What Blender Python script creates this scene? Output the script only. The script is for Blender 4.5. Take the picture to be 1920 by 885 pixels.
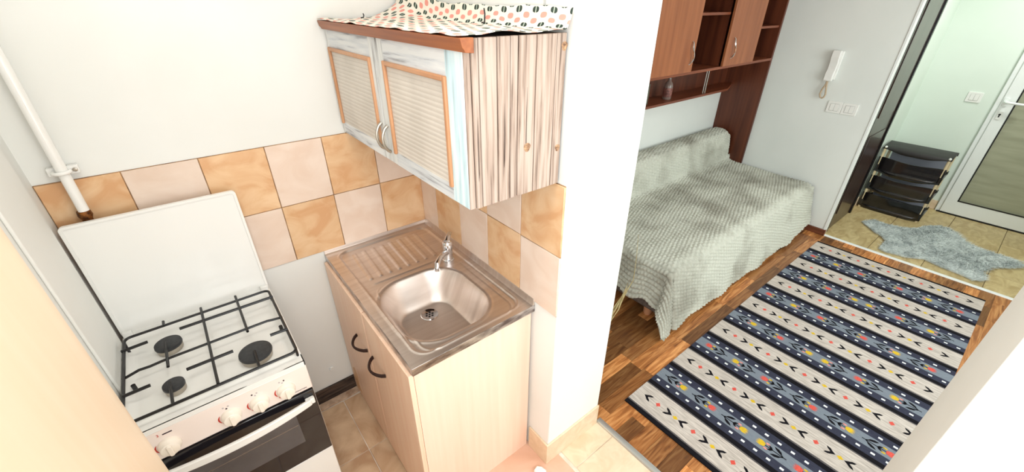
import bpy, bmesh, math, random
import numpy as np
from mathutils import Vector, Matrix, noise as mnoise
random.seed(7)
for o in list(bpy.data.objects): bpy.data.objects.remove(o, do_unlink=True)
SC = bpy.context.scene
COL = SC.collection
# ------------------------------------------------------------------ camera
cam_d = bpy.data.cameras.new('camera'); cam = bpy.data.objects.new('camera', cam_d); COL.objects.link(cam)
cam_d.sensor_width = 36.0; cam_d.lens = 14.587; cam_d.clip_start = 0.02
RT = Vector((0.7813743, -0.6240439, 0.0048336)); UP = Vector((0.3065380, 0.3905441, 0.8680494)); FW = Vector((0.5435887, 0.6767898, -0.4964543))
cam.matrix_world = Matrix(((RT.x, UP.x, -FW.x, -0.82753), (RT.y, UP.y, -FW.y, -1.73072), (RT.z, UP.z, -FW.z, 1.81716), (0, 0, 0, 1)))
SC.camera = cam
# ------------------------------------------------------------------ world, light, exposure
SC.view_settings.view_transform = 'Standard'; SC.view_settings.look = 'None'
SC.view_settings.gamma = 1.0; SC.view_settings.use_curve_mapping = False
SC.view_settings.exposure = 0.0
wd = bpy.data.worlds.new('sky'); SC.world = wd; wd.use_nodes = True
wd.node_tree.nodes['Background'].inputs[0].default_value = (0.80, 0.90, 1.0, 1)
wd.node_tree.nodes['Background'].inputs[1].default_value = 1.2
def area(name, loc, target, sx, sy, power, color):
    l = bpy.data.lights.new(name, 'AREA'); l.shape = 'RECTANGLE'; l.size = sx; l.size_y = sy; l.energy = power; l.color = color
    o = bpy.data.objects.new(name, l); COL.objects.link(o); o.location = loc
    o.rotation_euler = (Vector(target) - Vector(loc)).to_track_quat('-Z', 'Y').to_euler(); return o
area('kitchen_window_daylight', (-0.60, -2.40, 1.62), (-0.60, 0.0, 1.45), 1.00, 1.30, 14, (0.97, 0.99, 1.0))
area('kitchen_side_window_daylight', (-1.20, -1.93, 1.62), (0.0, -1.30, 1.30), 0.78, 1.30, 16, (0.97, 0.99, 1.0))
area('room_window_daylight', (1.70, -3.10, 1.60), (1.70, 0.0, 1.30), 1.90, 1.40, 50, (0.94, 1.0, 0.965))
area('hall_fill_light', (4.10, -1.80, 2.44), (4.10, -1.80, 0.0), 0.30, 0.30, 17, (0.97, 1.0, 0.95))  # added fill for the hall, unseen and without a fixture
area('kitchen_fill_light', (-0.55, -1.15, 2.47), (-0.55, -1.15, 0.0), 0.30, 0.30, 6, (1.0, 0.95, 0.87))  # added warm fill from above, no lamp known in the kitchen

# ------------------------------------------------------------------ helpers
def C(r, g, b):
    f = lambda c: (c / 255 / 12.92) if c / 255 <= 0.04045 else ((c / 255 + 0.055) / 1.055) ** 2.4
    return (f(r), f(g), f(b), 1.0)
MATS = {}
def mat(name, c1, c2=None, rough=0.5, metal=0.0, scale=(5, 5, 5), detail=4, bump=0.0, bscale=None, rnd=0.0, lo=0.35, hi=0.65, coat=0.0, distort=0.0, c3=None, bdist=0.002, alpha=None, trans=0.0, spec=None):
    m = bpy.data.materials.new(name); m.use_nodes = True; nt = m.node_tree; N = nt.nodes; L = nt.links
    P = N['Principled BSDF']; P.inputs['Roughness'].default_value = rough; P.inputs['Metallic'].default_value = metal
    P.inputs['Coat Weight'].default_value = coat
    if spec is not None: P.inputs['Specular IOR Level'].default_value = spec
    if trans: P.inputs['Transmission Weight'].default_value = trans
    P.inputs['Base Color'].default_value = c1
    tc = N.new('ShaderNodeTexCoord'); mp = N.new('ShaderNodeMapping'); mp.inputs['Scale'].default_value = scale
    L.new(tc.outputs['Object'], mp.inputs['Vector'])
    src = mp.outputs['Vector']
    oi = None
    if rnd:
        oi = N.new('ShaderNodeObjectInfo'); add = N.new('ShaderNodeVectorMath'); add.operation = 'ADD'
        sc = N.new('ShaderNodeMath'); sc.operation = 'MULTIPLY'; sc.inputs[1].default_value = 57.0
        L.new(oi.outputs['Random'], sc.inputs[0]); L.new(mp.outputs['Vector'], add.inputs[0]); L.new(sc.outputs[0], add.inputs[1]); src = add.outputs[0]
    if c2 is not None:
        n = N.new('ShaderNodeTexNoise'); n.inputs['Scale'].default_value = 1.0; n.inputs['Detail'].default_value = detail; n.inputs['Distortion'].default_value = distort
        L.new(src, n.inputs['Vector'])
        r = N.new('ShaderNodeValToRGB'); r.color_ramp.elements[0].position = lo; r.color_ramp.elements[1].position = hi
        r.color_ramp.elements[0].color = c1; r.color_ramp.elements[1].color = c2
        if c3 is not None:
            e = r.color_ramp.elements.new((lo + hi) / 2); e.color = c3
        L.new(n.outputs['Fac'], r.inputs['Fac']); out = r.outputs['Color']
        if rnd:
            hs = N.new('ShaderNodeHueSaturation'); mr = N.new('ShaderNodeMapRange'); mr.inputs['To Min'].default_value = 1 - rnd; mr.inputs['To Max'].default_value = 1 + rnd
            L.new(oi.outputs['Random'], mr.inputs['Value']); L.new(mr.outputs[0], hs.inputs['Value']); L.new(out, hs.inputs['Color']); out = hs.outputs['Color']
        L.new(out, P.inputs['Base Color'])
    if bump:
        nb = N.new('ShaderNodeTexNoise'); nb.inputs['Scale'].default_value = 1.0; nb.inputs['Detail'].default_value = 5
        mb = N.new('ShaderNodeMapping'); mb.inputs['Scale'].default_value = bscale or scale; L.new(tc.outputs['Object'], mb.inputs['Vector']); L.new(mb.outputs['Vector'], nb.inputs['Vector'])
        b = N.new('ShaderNodeBump'); b.inputs['Strength'].default_value = bump; b.inputs['Distance'].default_value = bdist
        L.new(nb.outputs['Fac'], b.inputs['Height']); L.new(b.outputs['Normal'], P.inputs['Normal'])
    MATS[name] = m; return m

class B:
    def __init__(s): s.v = []; s.f = []; s.m = []
    def add(s, vs, fs, mi=0):
        o = len(s.v); s.v += [tuple(p) for p in vs]; s.f += [tuple(i + o for i in f) for f in fs]; s.m += [mi] * len(fs); return s
    def box(s, x0, x1, y0, y1, z0, z1, mi=0):
        x0, x1 = min(x0, x1), max(x0, x1); y0, y1 = min(y0, y1), max(y0, y1); z0, z1 = min(z0, z1), max(z0, z1)
        return s.add([(x0, y0, z0), (x1, y0, z0), (x1, y1, z0), (x0, y1, z0), (x0, y0, z1), (x1, y0, z1), (x1, y1, z1), (x0, y1, z1)],
                     [(0, 3, 2, 1), (4, 5, 6, 7), (0, 1, 5, 4), (1, 2, 6, 5), (2, 3, 7, 6), (3, 0, 4, 7)], mi)
    def tube(s, pts, r, seg=10, mi=0, closed=False):
        pts = [Vector(p) for p in pts]; n = len(pts); rr = r if isinstance(r, (list, tuple)) else [r] * n
        vs = []; fs = []; prev = None
        for i, p in enumerate(pts):
            a = pts[(i - 1) % n] if (closed or i > 0) else p; b = pts[(i + 1) % n] if (closed or i < n - 1) else p
            t = (b - a).normalized()
            if prev is None:
                u = t.cross(Vector((0, 0, 1)) if abs(t.z) < 0.9 else Vector((1, 0, 0))).normalized()
            else:
                u = (prev - t * prev.dot(t)).normalized()
            prev = u; w = t.cross(u)
            for k in range(seg):
                an = 2 * math.pi * k / seg; vs.append(p + (u * math.cos(an) + w * math.sin(an)) * rr[i])
        for i in range(n if closed else n - 1):
            j = (i + 1) % n
            for k in range(seg): fs.append((i * seg + k, i * seg + (k + 1) % seg, j * seg + (k + 1) % seg, j * seg + k))
        if not closed: fs += [tuple(range(seg - 1, -1, -1)), tuple((n - 1) * seg + k for k in range(seg))]
        return s.add(vs, fs, mi)
    def lathe(s, c, prof, seg=24, axis='z', mi=0):
        vs = []; fs = []; n = len(prof)
        for r, h in prof:
            for k in range(seg):
                a = 2 * math.pi * k / seg; u, w = r * math.cos(a), r * math.sin(a)
                vs.append({'z': (c[0] + u, c[1] + w, c[2] + h), 'y': (c[0] + u, c[1] - h, c[2] + w), 'x': (c[0] - h, c[1] + u, c[2] + w)}[axis])
        for i in range(n - 1):
            for k in range(seg): fs.append((i * seg + k, i * seg + (k + 1) % seg, (i + 1) * seg + (k + 1) % seg, (i + 1) * seg + k))
        fs += [tuple(range(seg - 1, -1, -1)), tuple((n - 1) * seg + k for k in range(seg))]
        return s.add(vs, fs, mi)
    def prism(s, poly, axis, a, b, mi=0):
        n = len(poly); f = {'x': lambda p, q: (q, p[0], p[1]), 'y': lambda p, q: (p[0], q, p[1]), 'z': lambda p, q: (p[0], p[1], q)}[axis]
        return s.add([f(p, a) for p in poly] + [f(p, b) for p in poly],
                     [tuple(range(n - 1, -1, -1)), tuple(range(n, 2 * n))] + [(i, (i + 1) % n, n + (i + 1) % n, n + i) for i in range(n)], mi)

W = {}
def obj(name, b, m, parent=None, bevel=0.0, seg=2, smooth=40, at=None, norm=True):
    vs = np.array(b.v, dtype=float)
    if parent is not None: off = W[parent.name]
    elif at is not None: off = Vector(at)
    else:
        lo, hi = vs.min(0), vs.max(0); off = Vector(((lo[0] + hi[0]) / 2, (lo[1] + hi[1]) / 2, lo[2]))
    me = bpy.data.meshes.new(name); me.from_pydata((vs - np.array(off)).tolist(), [], b.f)
    ms = m if isinstance(m, (list, tuple)) else [m]
    for q in ms: me.materials.append(q)
    if len(ms) > 1: me.polygons.foreach_set('material_index', b.m)
    if norm:
        bm = bmesh.new(); bm.from_mesh(me); bmesh.ops.recalc_face_normals(bm, faces=bm.faces); bm.to_mesh(me); bm.free()
    if smooth:
        me.polygons.foreach_set('use_smooth', [True] * len(me.polygons)); me.set_sharp_from_angle(angle=math.radians(smooth))
    me.update()
    o = bpy.data.objects.new(name, me); COL.objects.link(o)
    if parent is not None: o.parent = parent
    else: o.location = off
    W[o.name] = off
    if bevel:
        bv = o.modifiers.new('edge', 'BEVEL'); bv.width = bevel; bv.segments = seg; bv.limit_method = 'ANGLE'; bv.angle_limit = math.radians(40)
    return o
def place(name, mesh_obj, loc, parent, m=None):
    "copy of a piece that shares its mesh"
    o = mesh_obj.copy(); COL.objects.link(o); o.name = name; o.parent = parent; o.location = Vector(loc) - W[parent.name]; W[o.name] = Vector(loc); return o
def thing(name, label, cat, loc, group=None):
    o = bpy.data.objects.new(name, None); COL.objects.link(o); o.empty_display_size = 0.05; o.location = loc; W[o.name] = Vector(loc)
    return tag(o, label, cat, group)
def tag(o, label, cat, group=None):
    o['label'] = label; o['category'] = cat
    if group: o['group'] = group
    return o
def struct(o, label, cat=None):
    o['kind'] = 'structure'; o['label'] = label
    o['category'] = cat or 'wall'; return o
def rrect(x0, x1, y0, y1, r, n=6):
    out = []
    for cx, cy, a0 in ((x1 - r, y1 - r, 0), (x0 + r, y1 - r, 90), (x0 + r, y0 + r, 180), (x1 - r, y0 + r, 270)):
        for k in range(n + 1):
            a = math.radians(a0 + 90 * k / n); out.append((cx + r * math.cos(a), cy + r * math.sin(a)))
    return out

# ------------------------------------------------------------------ materials
white = mat('white_paint', C(234, 234, 229), C(240, 240, 236), 0.75, scale=(2, 2, 2), bump=0.15, bscale=(60, 60, 60), bdist=0.001)
roomwhite = mat('room_paint', C(226, 230, 226), C(232, 235, 231), 0.75, scale=(2, 2, 2), bump=0.15, bscale=(60, 60, 60), bdist=0.001)
hallgreen = mat('hall_paint', C(222, 233, 222), C(227, 237, 227), 0.75, scale=(2, 2, 2))
enamel = mat('white_enamel', C(243, 242, 238), rough=0.16, coat=0.3)
pvc = mat('white_pvc', C(238, 242, 240), rough=0.3)
plastic_w = mat('white_plastic', C(240, 240, 236), rough=0.35)
cream = mat('cream_plastic', C(246, 236, 222), rough=0.3)
panelpink = mat('cream_enamel', C(246, 232, 224), rough=0.22, coat=0.3)
black = mat('black_plastic', C(16, 14, 18), rough=0.25)
blackglass = mat('black_glass', C(20, 18, 24), rough=0.08, coat=0.5)
grayglass = mat('oven_window_glass', C(88, 86, 88), C(70, 68, 70), 0.1, scale=(6, 6, 6), coat=0.5)
iron = mat('black_enamel_iron', C(14, 13, 15), rough=0.32)
cap = mat('burner_cap_enamel', C(34, 35, 38), C(46, 47, 50), 0.5, scale=(90, 90, 90))
red = mat('red_print', C(196, 58, 44), rough=0.4)
darkprint = mat('dark_print', C(60, 40, 50), rough=0.4)
grayprint = mat('grey_print', C(190, 180, 180), rough=0.4)
steel = mat('stainless_steel', C(226, 216, 209), C(214, 202, 194), 0.42, 1.0, scale=(3, 60, 3), bump=0.05, bscale=(40, 400, 40), bdist=0.0005)
steel_edge = mat('worn_steel_edge', C(215, 212, 212), C(120, 112, 112), 0.3, 1.0, scale=(14, 14, 40))
chrome = mat('chrome', C(225, 225, 228), rough=0.06, metal=1.0)
darkmetal = mat('dark_metal', C(58, 40, 36), rough=0.4, metal=0.6)
greymetal = mat('brushed_grey_metal', C(176, 168, 156), rough=0.35, metal=0.9)
brass = mat('aged_brass', C(150, 95, 45), C(60, 35, 24), 0.45, 0.7, scale=(80, 80, 80))
beech = mat('beech_laminate', C(250, 219, 198), C(246, 210, 187), 0.42, scale=(55, 55, 2.2), detail=5, lo=.25, hi=.75)
beech_edge = mat('beech_edge_band', C(250, 226, 190), rough=0.45)
beech_front = mat('beech_door', C(250, 217, 191), C(245, 206, 178), 0.4, scale=(50, 50, 2.0), detail=5)
stain = mat('stained_wood_dark', C(214, 168, 124), C(232, 192, 152), 0.6, scale=(18, 18, 18))
tile_o = mat('ochre_wall_tile', C(236, 200, 160), C(219, 168, 122), 0.35, scale=(8, 8, 11), rnd=0.04, distort=1.0, c3=C(229, 188, 144), bump=0.25, bscale=(40, 40, 60), bdist=0.0012)
tile_p = mat('pale_wall_tile', C(240, 220, 204), C(231, 206, 187), 0.35, scale=(7, 7, 9), rnd=0.04, distort=0.8, bump=0.2, bscale=(40, 40, 60), bdist=0.0012)
grout = mat('tile_grout', C(176, 138, 100), C(120, 90, 66), 0.9, scale=(25, 25, 25))
ftile = mat('beige_floor_tile', C(222, 192, 158), C(190, 152, 118), 0.4, scale=(7, 7, 7), rnd=0.05, distort=1.0, bump=0.2, bscale=(30, 30, 30))
ftile_r = mat('terracotta_floor_tile', C(228, 188, 164), C(216, 172, 146), 0.4, scale=(6, 6, 6), rnd=0.03, distort=1.0)
ftile_l = mat('light_floor_tile', C(236, 214, 186), C(222, 196, 164), 0.4, scale=(14, 14, 14), rnd=0.03, distort=1.0)
htile = mat('ochre_hall_tile', C(206, 186, 138), C(178, 154, 108), 0.4, scale=(6, 14, 6), rnd=0.05, distort=1.5)
fgrout = mat('pale_grout', C(238, 226, 212), C(206, 186, 166), 0.9, scale=(10, 10, 10))
hgrout = mat('dark_grout', C(120, 104, 76), rough=0.9)
plaster = mat('bare_plaster', C(214, 186, 160), C(168, 136, 112), 0.95, scale=(30, 30, 30), bump=0.8, bscale=(60, 60, 60), bdist=0.004)
darkbase = mat('dark_dirty_base', C(40, 30, 26), C(92, 74, 62), 0.8, scale=(8, 40, 60), bump=0.5, bscale=(20, 60, 60))
cabbrown = mat('cornice_wood', C(170, 100, 55), C(140, 76, 40), 0.42, scale=(60, 3, 60), detail=5)
molding = mat('molding_wood', C(206, 154, 114), C(188, 134, 94), 0.42, scale=(40, 5, 5))
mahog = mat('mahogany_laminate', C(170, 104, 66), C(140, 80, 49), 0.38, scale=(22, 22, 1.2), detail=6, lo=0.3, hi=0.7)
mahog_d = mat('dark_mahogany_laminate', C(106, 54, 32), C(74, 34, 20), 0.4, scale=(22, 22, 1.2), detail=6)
mahog_h = mat('mahogany_board', C(150, 84, 54), C(116, 58, 36), 0.38, scale=(1.2, 24, 24), detail=6)
darkdoor = mat('dark_brown_door', C(66, 46, 40), C(44, 30, 26), 0.3, scale=(30, 30, 2), coat=0.3)
dirtwood = mat('door_weather_strip', C(90, 88, 84), rough=0.5)
brown_skirt = mat('brown_skirting', C(128, 74, 50), C(96, 54, 36), 0.4, scale=(3, 3, 40))
alu = mat('aluminium_strip', C(222, 226, 226), rough=0.28, metal=0.85)
frost = mat('frosted_glass', C(168, 170, 146), C(154, 156, 132), 0.35, scale=(3, 3, 22), bump=0.3, bscale=(8, 8, 60))
rubber = mat('black_rubber', C(14, 14, 14), rough=0.6)
beigep = mat('beige_plastic', C(214, 196, 160), rough=0.4)
blackp = mat('glossy_black_plastic', C(14, 12, 14), rough=0.12, coat=0.4)
basef = mat('grey_brown_upholstery', C(112, 98, 90), C(90, 78, 72), 0.9, scale=(60, 60, 60))
footw = mat('light_wood', C(196, 140, 104), rough=0.5)
straw = mat('dry_straw', C(206, 190, 140), C(178, 158, 108), 0.8, scale=(30, 30, 30))
glassy = mat('bottle_glass', C(170, 150, 140), rough=0.1, trans=0.5)
labelm = mat('bottle_label', C(150, 96, 84), C(90, 52, 48), 0.5, scale=(60, 60, 60))
greybox = mat('grey_green_card', C(104, 104, 90), C(86, 86, 74), 0.6, scale=(20, 20, 20))
# weathered wood (stretched grain with dark cracks)
def weathered(name, pale, mid, dark, sc, rnd=0.06, tint=None, lo=0.30, hi=0.62):
    return mat(name, dark, pale, 0.75, scale=sc, detail=9, c3=mid, lo=lo, hi=hi, rnd=rnd, distort=0.35, bump=0.35, bscale=tuple(q * 1.6 for q in sc), bdist=0.002)
wood_side = weathered('weathered_plank', C(190, 172, 158), C(170, 148, 133), C(92, 72, 60), (95, 95, 4), lo=.30, hi=.62)
wood_v = weathered('whitewashed_stile', C(232, 234, 232), C(212, 214, 214), C(120, 116, 114), (60, 60, 5), lo=0.27, hi=0.60)
wood_h = weathered('whitewashed_rail', C(232, 234, 234), C(214, 218, 222), C(128, 126, 130), (60, 5, 70), lo=0.27, hi=0.60)
wood_b = weathered('blue_washed_stile', C(226, 238, 241), C(196, 222, 230), C(140, 150, 152), (50, 50, 4), lo=0.22, hi=0.6)
knotw = mat('wood_knot', C(206, 164, 124), C(110, 78, 58), 0.7, scale=(120, 120, 120))
crackm = mat('wood_crack', C(60, 46, 40), rough=0.9)
# ribbed shutter panel: fine horizontal lines
def ribbed():
    m = mat('ribbed_cream_panel', C(226, 218, 208), C(212, 204, 194), 0.6, scale=(8, 8, 8)); nt = m.node_tree; N = nt.nodes; L = nt.links
    tc = [n for n in N if n.type == 'TEX_COORD'][0]; w = N.new('ShaderNodeTexWave'); w.bands_direction = 'Z'; w.inputs['Scale'].default_value = 24.0; w.inputs['Distortion'].default_value = 0.3
    L.new(tc.outputs['Object'], w.inputs['Vector']); b = N.new('ShaderNodeBump'); b.inputs['Strength'].default_value = 0.35; b.inputs['Distance'].default_value = 0.002
    L.new(w.outputs['Fac'], b.inputs['Height']); L.new(b.outputs['Normal'], N['Principled BSDF'].inputs['Normal'])
    src = [l for l in L if l.to_socket == N['Principled BSDF'].inputs['Base Color']][0].from_socket
    mx = N.new('ShaderNodeMix'); mx.data_type = 'RGBA'; mx.blend_type = 'MULTIPLY'; mx.inputs[0].default_value = 0.6
    r = N.new('ShaderNodeValToRGB'); r.color_ramp.elements[0].position = 0.0; r.color_ramp.elements[0].color = (0.78, 0.76, 0.74, 1); r.color_ramp.elements[1].position = 0.25; r.color_ramp.elements[1].color = (1, 1, 1, 1)
    L.new(w.outputs['Fac'], r.inputs['Fac']); L.new(src, mx.inputs[6]); L.new(r.outputs['Color'], mx.inputs[7]); L.new(mx.outputs[2], N['Principled BSDF'].inputs['Base Color']); return m
rib = ribbed()
# laminate plank: tone per plank + grain
def laminate():
    m = mat('laminate_plank', C(110, 62, 31), C(212, 152, 95), 0.30, scale=(3.2, 30, 10), detail=7, rnd=0.01, lo=0.26, hi=0.68, c3=C(176, 112, 61), distort=2.2)
    nt = m.node_tree; N = nt.nodes; L = nt.links; hs = [n for n in N if n.type == 'HUE_SAT'][0]; mr = [n for n in N if n.type == 'MAP_RANGE'][0]; oi = [n for n in N if n.type == 'OBJECT_INFO'][0]
    r = N.new('ShaderNodeValToRGB'); cr = r.color_ramp; cr.interpolation = 'CONSTANT'
    cr.elements[0].position = 0.0; cr.elements[0].color = (0.36,) * 3 + (1,); cr.elements[1].position = 0.16; cr.elements[1].color = (0.95,) * 3 + (1,)
    for p, v in ((0.34, 0.60), (0.5, 1.25), (0.66, 0.78), (0.8, 1.05), (0.90, 1.5)): e = cr.elements.new(p); e.color = (v, v, v, 1)
    L.new(oi.outputs['Random'], r.inputs['Fac']); L.new(r.outputs['Color'], hs.inputs['Value']); return m
lam = laminate()

# ------------------------------------------------------------------ key dimensions (metres)
P_Y = -0.956      # free end of the partition wall
T = 0.330         # partition thickness
XC = -1.215       # wall beside the stove
XE = 3.353        # wall with the intercom
XF = 4.85         # entrance-door wall
YB = 0.249        # wall behind the sofa
CEIL = 2.50
# ------------------------------------------------------------------ shell
wallA = struct(obj('wall_back', B().box(XC - 0.15, 0.0, 0.0, 0.35, 0, CEIL), white, at=(0, 0, 0)), 'white kitchen wall behind the gas stove')
wallB = struct(obj('wall_partition', B().box(0.0, T, P_Y, 0.40, 0, CEIL), white, at=(0, 0, 0), bevel=0.004), 'white partition wall carrying the wall cabinet')
wallS = struct(obj('wall_stub', B().box(0.0, T, -2.45, -1.840, 0, CEIL), white, at=(0, 0, 0), bevel=0.004), 'white wall corner at the lower edge of the opening')
lint = struct(obj('wall_lintel', B().box(0.0, T, -1.840, P_Y, 2.15, CEIL), white, at=(0, 0, 0)), 'white wall above the kitchen opening')
wallC = struct(obj('wall_left', B().box(XC - 0.15, XC, -1.50, 0.0, 0, CEIL).box(XC - .15, XC, -2.45, -2.35, 0, CEIL).box(XC - .15, XC, -2.35, -1.50, 0, .92).box(XC - .15, XC, -2.35, -1.50, 2.32, CEIL), white, at=(0, 0, 0)), 'white wall beside the gas stove')
bk = B()
for a in ((XC - .15, T, -2.60, -2.45, 0, 0.92), (XC - .15, T, -2.60, -2.45, 2.32, CEIL), (XC - .15, -1.14, -2.60, -2.45, .92, 2.32), (-.06, T, -2.60, -2.45, .92, 2.32)): bk.box(*a)
struct(obj('wall_window', bk, white, at=(0, 0, 0)), 'white kitchen wall with the window')
struct(obj('wall_room', B().box(T, XE + .1, YB, 0.40, 0, CEIL), roomwhite, at=(0, 0, 0)), 'white wall behind the grey sofa bed')
eb = B().box(XE, XE + 0.09, -0.950, YB, 0, CEIL).box(XE, XE + 0.09, -2.60, -0.950, 2.05, CEIL).box(XE, XE + 0.09, -3.20, -2.60, 0, CEIL)
wallE = struct(obj('wall_intercom', eb, roomwhite, at=(0, 0, 0), bevel=0.003), 'white wall with the intercom handset')
rb = B()
for a in ((T, XE + .1, -3.35, -3.20, 0, 0.85), (T, XE + .1, -3.35, -3.20, 2.35, CEIL), (T, 0.70, -3.35, -3.20, .85, 2.35), (2.70, XE + .1, -3.35, -3.20, .85, 2.35)): rb.box(*a)
struct(obj('wall_room_window', rb, roomwhite, at=(0, 0, 0)), 'white room wall with the window')
struct(obj('wall_stub_room', B().box(T - .02, T, -3.20, -2.45, 0, CEIL), roomwhite, at=(0, 0, 0)), 'white wall of the room beyond the opening')
struct(obj('wall_hall', B().box(XE + 0.09, XF + .1, -0.920, -0.80, 0, CEIL), hallgreen, at=(0, 0, 0)), 'pale green hall wall beside the shoe rack')
struct(obj('wall_entrance', B().box(XF, XF + .12, -3.2, -0.80, 0, CEIL), hallgreen, at=(0, 0, 0)), 'pale green hall wall with the glazed door')
struct(obj('wall_hall_end', B().box(XE + .09, XF, -3.2, -3.1, 0, CEIL), hallgreen, at=(0, 0, 0)), 'pale green end wall of the hall')
struct(obj('ceiling', B().box(XC - .15, XF + .12, -3.35, 0.40, CEIL, CEIL + .08), white, at=(0, 0, 0)), 'white ceiling', 'ceiling')
def window(name, x0, x1, y, z0, z1, lab):
    w = thing(name, lab, 'window', ((x0 + x1) / 2, y, z0)); w['kind'] = 'structure'
    f = B(); d = 0.05
    for a in ((x0, x0 + d, z0, z1), (x1 - d, x1, z0, z1), (x0, x1, z0, z0 + d), (x0, x1, z1 - d, z1), ((x0 + x1) / 2 - d / 2, (x0 + x1) / 2 + d / 2, z0, z1)): f.box(a[0], a[1], y - .03, y + .03, a[2], a[3])
    obj('window_frame', f, pvc, w)
window('window_1', -1.14, -0.06, -2.53, 0.92, 2.32, 'white kitchen window')
w3 = thing('window_3', 'white side window of the kitchen', 'window', (XC - .08, -1.925, .92)); w3['kind'] = 'structure'
w3b = B()
for a in ((-2.35, -2.30, .92, 2.32), (-1.55, -1.50, .92, 2.32), (-2.35, -1.50, .92, .97), (-2.35, -1.50, 2.27, 2.32)): w3b.box(XC - .11, XC - .05, *a)
obj('window_frame', w3b, pvc, w3)
window('window_2', 0.70, 2.70, -3.28, 0.85, 2.35, 'white room window')
# white boxed strip on the wall beside the stove
struct(obj('trim_1', B().box(XC, XC + 0.008, -0.345, -0.095, 0.0, CEIL), white, bevel=0.003), 'flat white plaster strip on the wall beside the stove', 'trim')

# ------------------------------------------------------------------ wall tiles (each tile a piece of its wall)
TW, TH, ZT = 0.2034, 0.2465, 1.3407
def tile_mesh(w, h, axis, m, thick=0.007):
    g = 0.0014
    b = B().box(-w / 2 + g, w / 2 - g, -thick, 0, -h / 2 + g, h / 2 - g) if axis == 'y' else B().box(-thick, 0, -w / 2 + g, w / 2 - g, -h / 2 + g, h / 2 - g)
    return b
proto = {}
def put_tile(parent, axis, u, z, w, h, m):
    key = (axis, round(w, 3), round(h, 3), m.name)
    loc = (u, 0.0, z) if axis == 'y' else (0.0, u, z)
    if key in proto: return place('tile', proto[key], loc, parent)
    b = tile_mesh(w, h, axis, m); b.v = [(x + loc[0], y + loc[1], zz + loc[2]) for x, y, zz in b.v]
    off = Vector(loc); me_o = obj('tile', b, m, at=off, bevel=0.0012, seg=1); me_o.parent = parent; me_o.location = off - W[parent.name]; proto[key] = me_o; return me_o
gb = B().box(XC + 0.0005, -0.0005, -0.004, 0, ZT - 2 * TH, ZT); go = obj('grout_bed', gb, grout, wallA)
ex = [0.0] + [-0.2058 - k * TW for k in range(5)] + [XC + 0.001]
for r in range(2):
    for i in range(len(ex) - 1):
        w = ex[i] - ex[i + 1]
        if w > 0.02: put_tile(wallA, 'y', (ex[i] + ex[i + 1]) / 2, ZT - (r + .5) * TH, w, TH, tile_o if (i + r) % 2 == 1 else tile_p)
obj('grout_bed', B().box(-0.004, 0, P_Y + 0.003, -0.001, ZT - 2 * TH, ZT), grout, wallB)
ey = [-0.008, -0.1462, -0.3496, -0.5530, -0.7564, P_Y + 0.001]
for r in range(2):
    for i in range(5):
        w = ey[i] - ey[i + 1]
        put_tile(wallB, 'x', (ey[i] + ey[i + 1]) / 2, ZT - (r + .5) * TH, w, TH, tile_o if (i + r) % 2 == 0 else tile_p)
# dark bare strip and plaster rubble at the foot of the kitchen wall
struct(obj('baseboard_kitchen', B().box(XC, -0.02, -0.012, 0.0, 0.0, 0.085).box(XC, -0.02, -0.02, 0.0, 0.035, 0.045), darkbase, bevel=0.003), 'dark dirty bare strip along the foot of the kitchen wall', 'baseboard')
pb = B()
xs_ = np.linspace(XC + .02, -0.505, 40)
top = [(x, -0.055 - 0.016 * mnoise.noise(Vector((x * 9, 0, 0)))) for x in xs_]; bot = [(x, -0.018) for x in xs_[::-1]]
pb.prism(bot[::-1] + top[::-1], 'z', 0.0005, 0.010)
struct(obj('trim_2', pb, plaster, smooth=30), 'broken ragged plaster edge where the floor tiles stop', 'trim')

# ------------------------------------------------------------------ floors
floorK = struct(obj('floor', B().box(XC - .1, T + 0.01, -2.45, 0.05, -0.06, -0.003), fgrout, at=(0, 0, 0)), 'beige tiled kitchen floor', 'floor')
fp = {}
def floor_tile(parent, x0, x1, y0, y1, m, g=0.002, zt=0.0):
    key = (round(x1 - x0, 3), round(y1 - y0, 3), m.name); c = Vector(((x0 + x1) / 2, (y0 + y1) / 2, zt))
    if key in fp: return place('tile', fp[key], c, parent)
    o = obj('tile', B().box(x0 + g, x1 - g, y0 + g, y1 - g, zt - 0.008, zt), m, at=c, bevel=0.0015, seg=1); o.parent = parent; o.location = c - W[parent.name]; fp[key] = o; return o
gx = [XC, -0.942, -0.602, -0.262, 0.078]; gy = [-0.06, -0.40, -0.74, -1.08, -1.42, -1.76, -2.10, -2.44]
for i in range(4):
    for j in range(7):
        floor_tile(floorK, gx[i], gx[i + 1] - (0.006 if i == 3 else 0), gy[j + 1], gy[j], ftile_r if (i == 3 and j in (1, 2)) else ftile)
for a, b_ in ((-0.952, -1.060), (-1.060, -1.40), (-1.40, -1.74), (-1.74, -1.842)): floor_tile(floorK, 0.086, T + 0.006, b_, a, ftile_l)
# laminate room floor
floorR = struct(obj('floor', B().box(T + 0.01, XE + .09, -3.20, 0.25, -0.06, -0.004), darkbase, at=(0, 0, 0)), 'brown laminate floor of the room', 'floor')
pw = 0.0765; y = 0.249; row = 0
rp = random.Random(11)
while y > -2.35:
    y0 = max(y - pw, -3.2); x = T + 0.012 - rp.uniform(0, 0.42); row += 1
    while x < XE:
        l = rp.choice((0.30, 0.38, 0.46, 0.54)); a, c = max(x, T + 0.012), min(x + l, XE)
        if c - a > 0.015:
            q = Vector(((a + c) / 2, (y + y0) / 2, 0))
            o = obj('plank', B().box(a + .0004, c - .0004, y0 + .0004, y - .0004, -0.007, 0), lam, at=q, smooth=0); o.parent = floorR; o.location = q - W[floorR.name]
        x += l
    y = y0
obj('far_planks', B().box(T + .012, XE, -3.2, y, -0.007, 0), lam, floorR)['kind'] = 'stuff'
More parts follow.
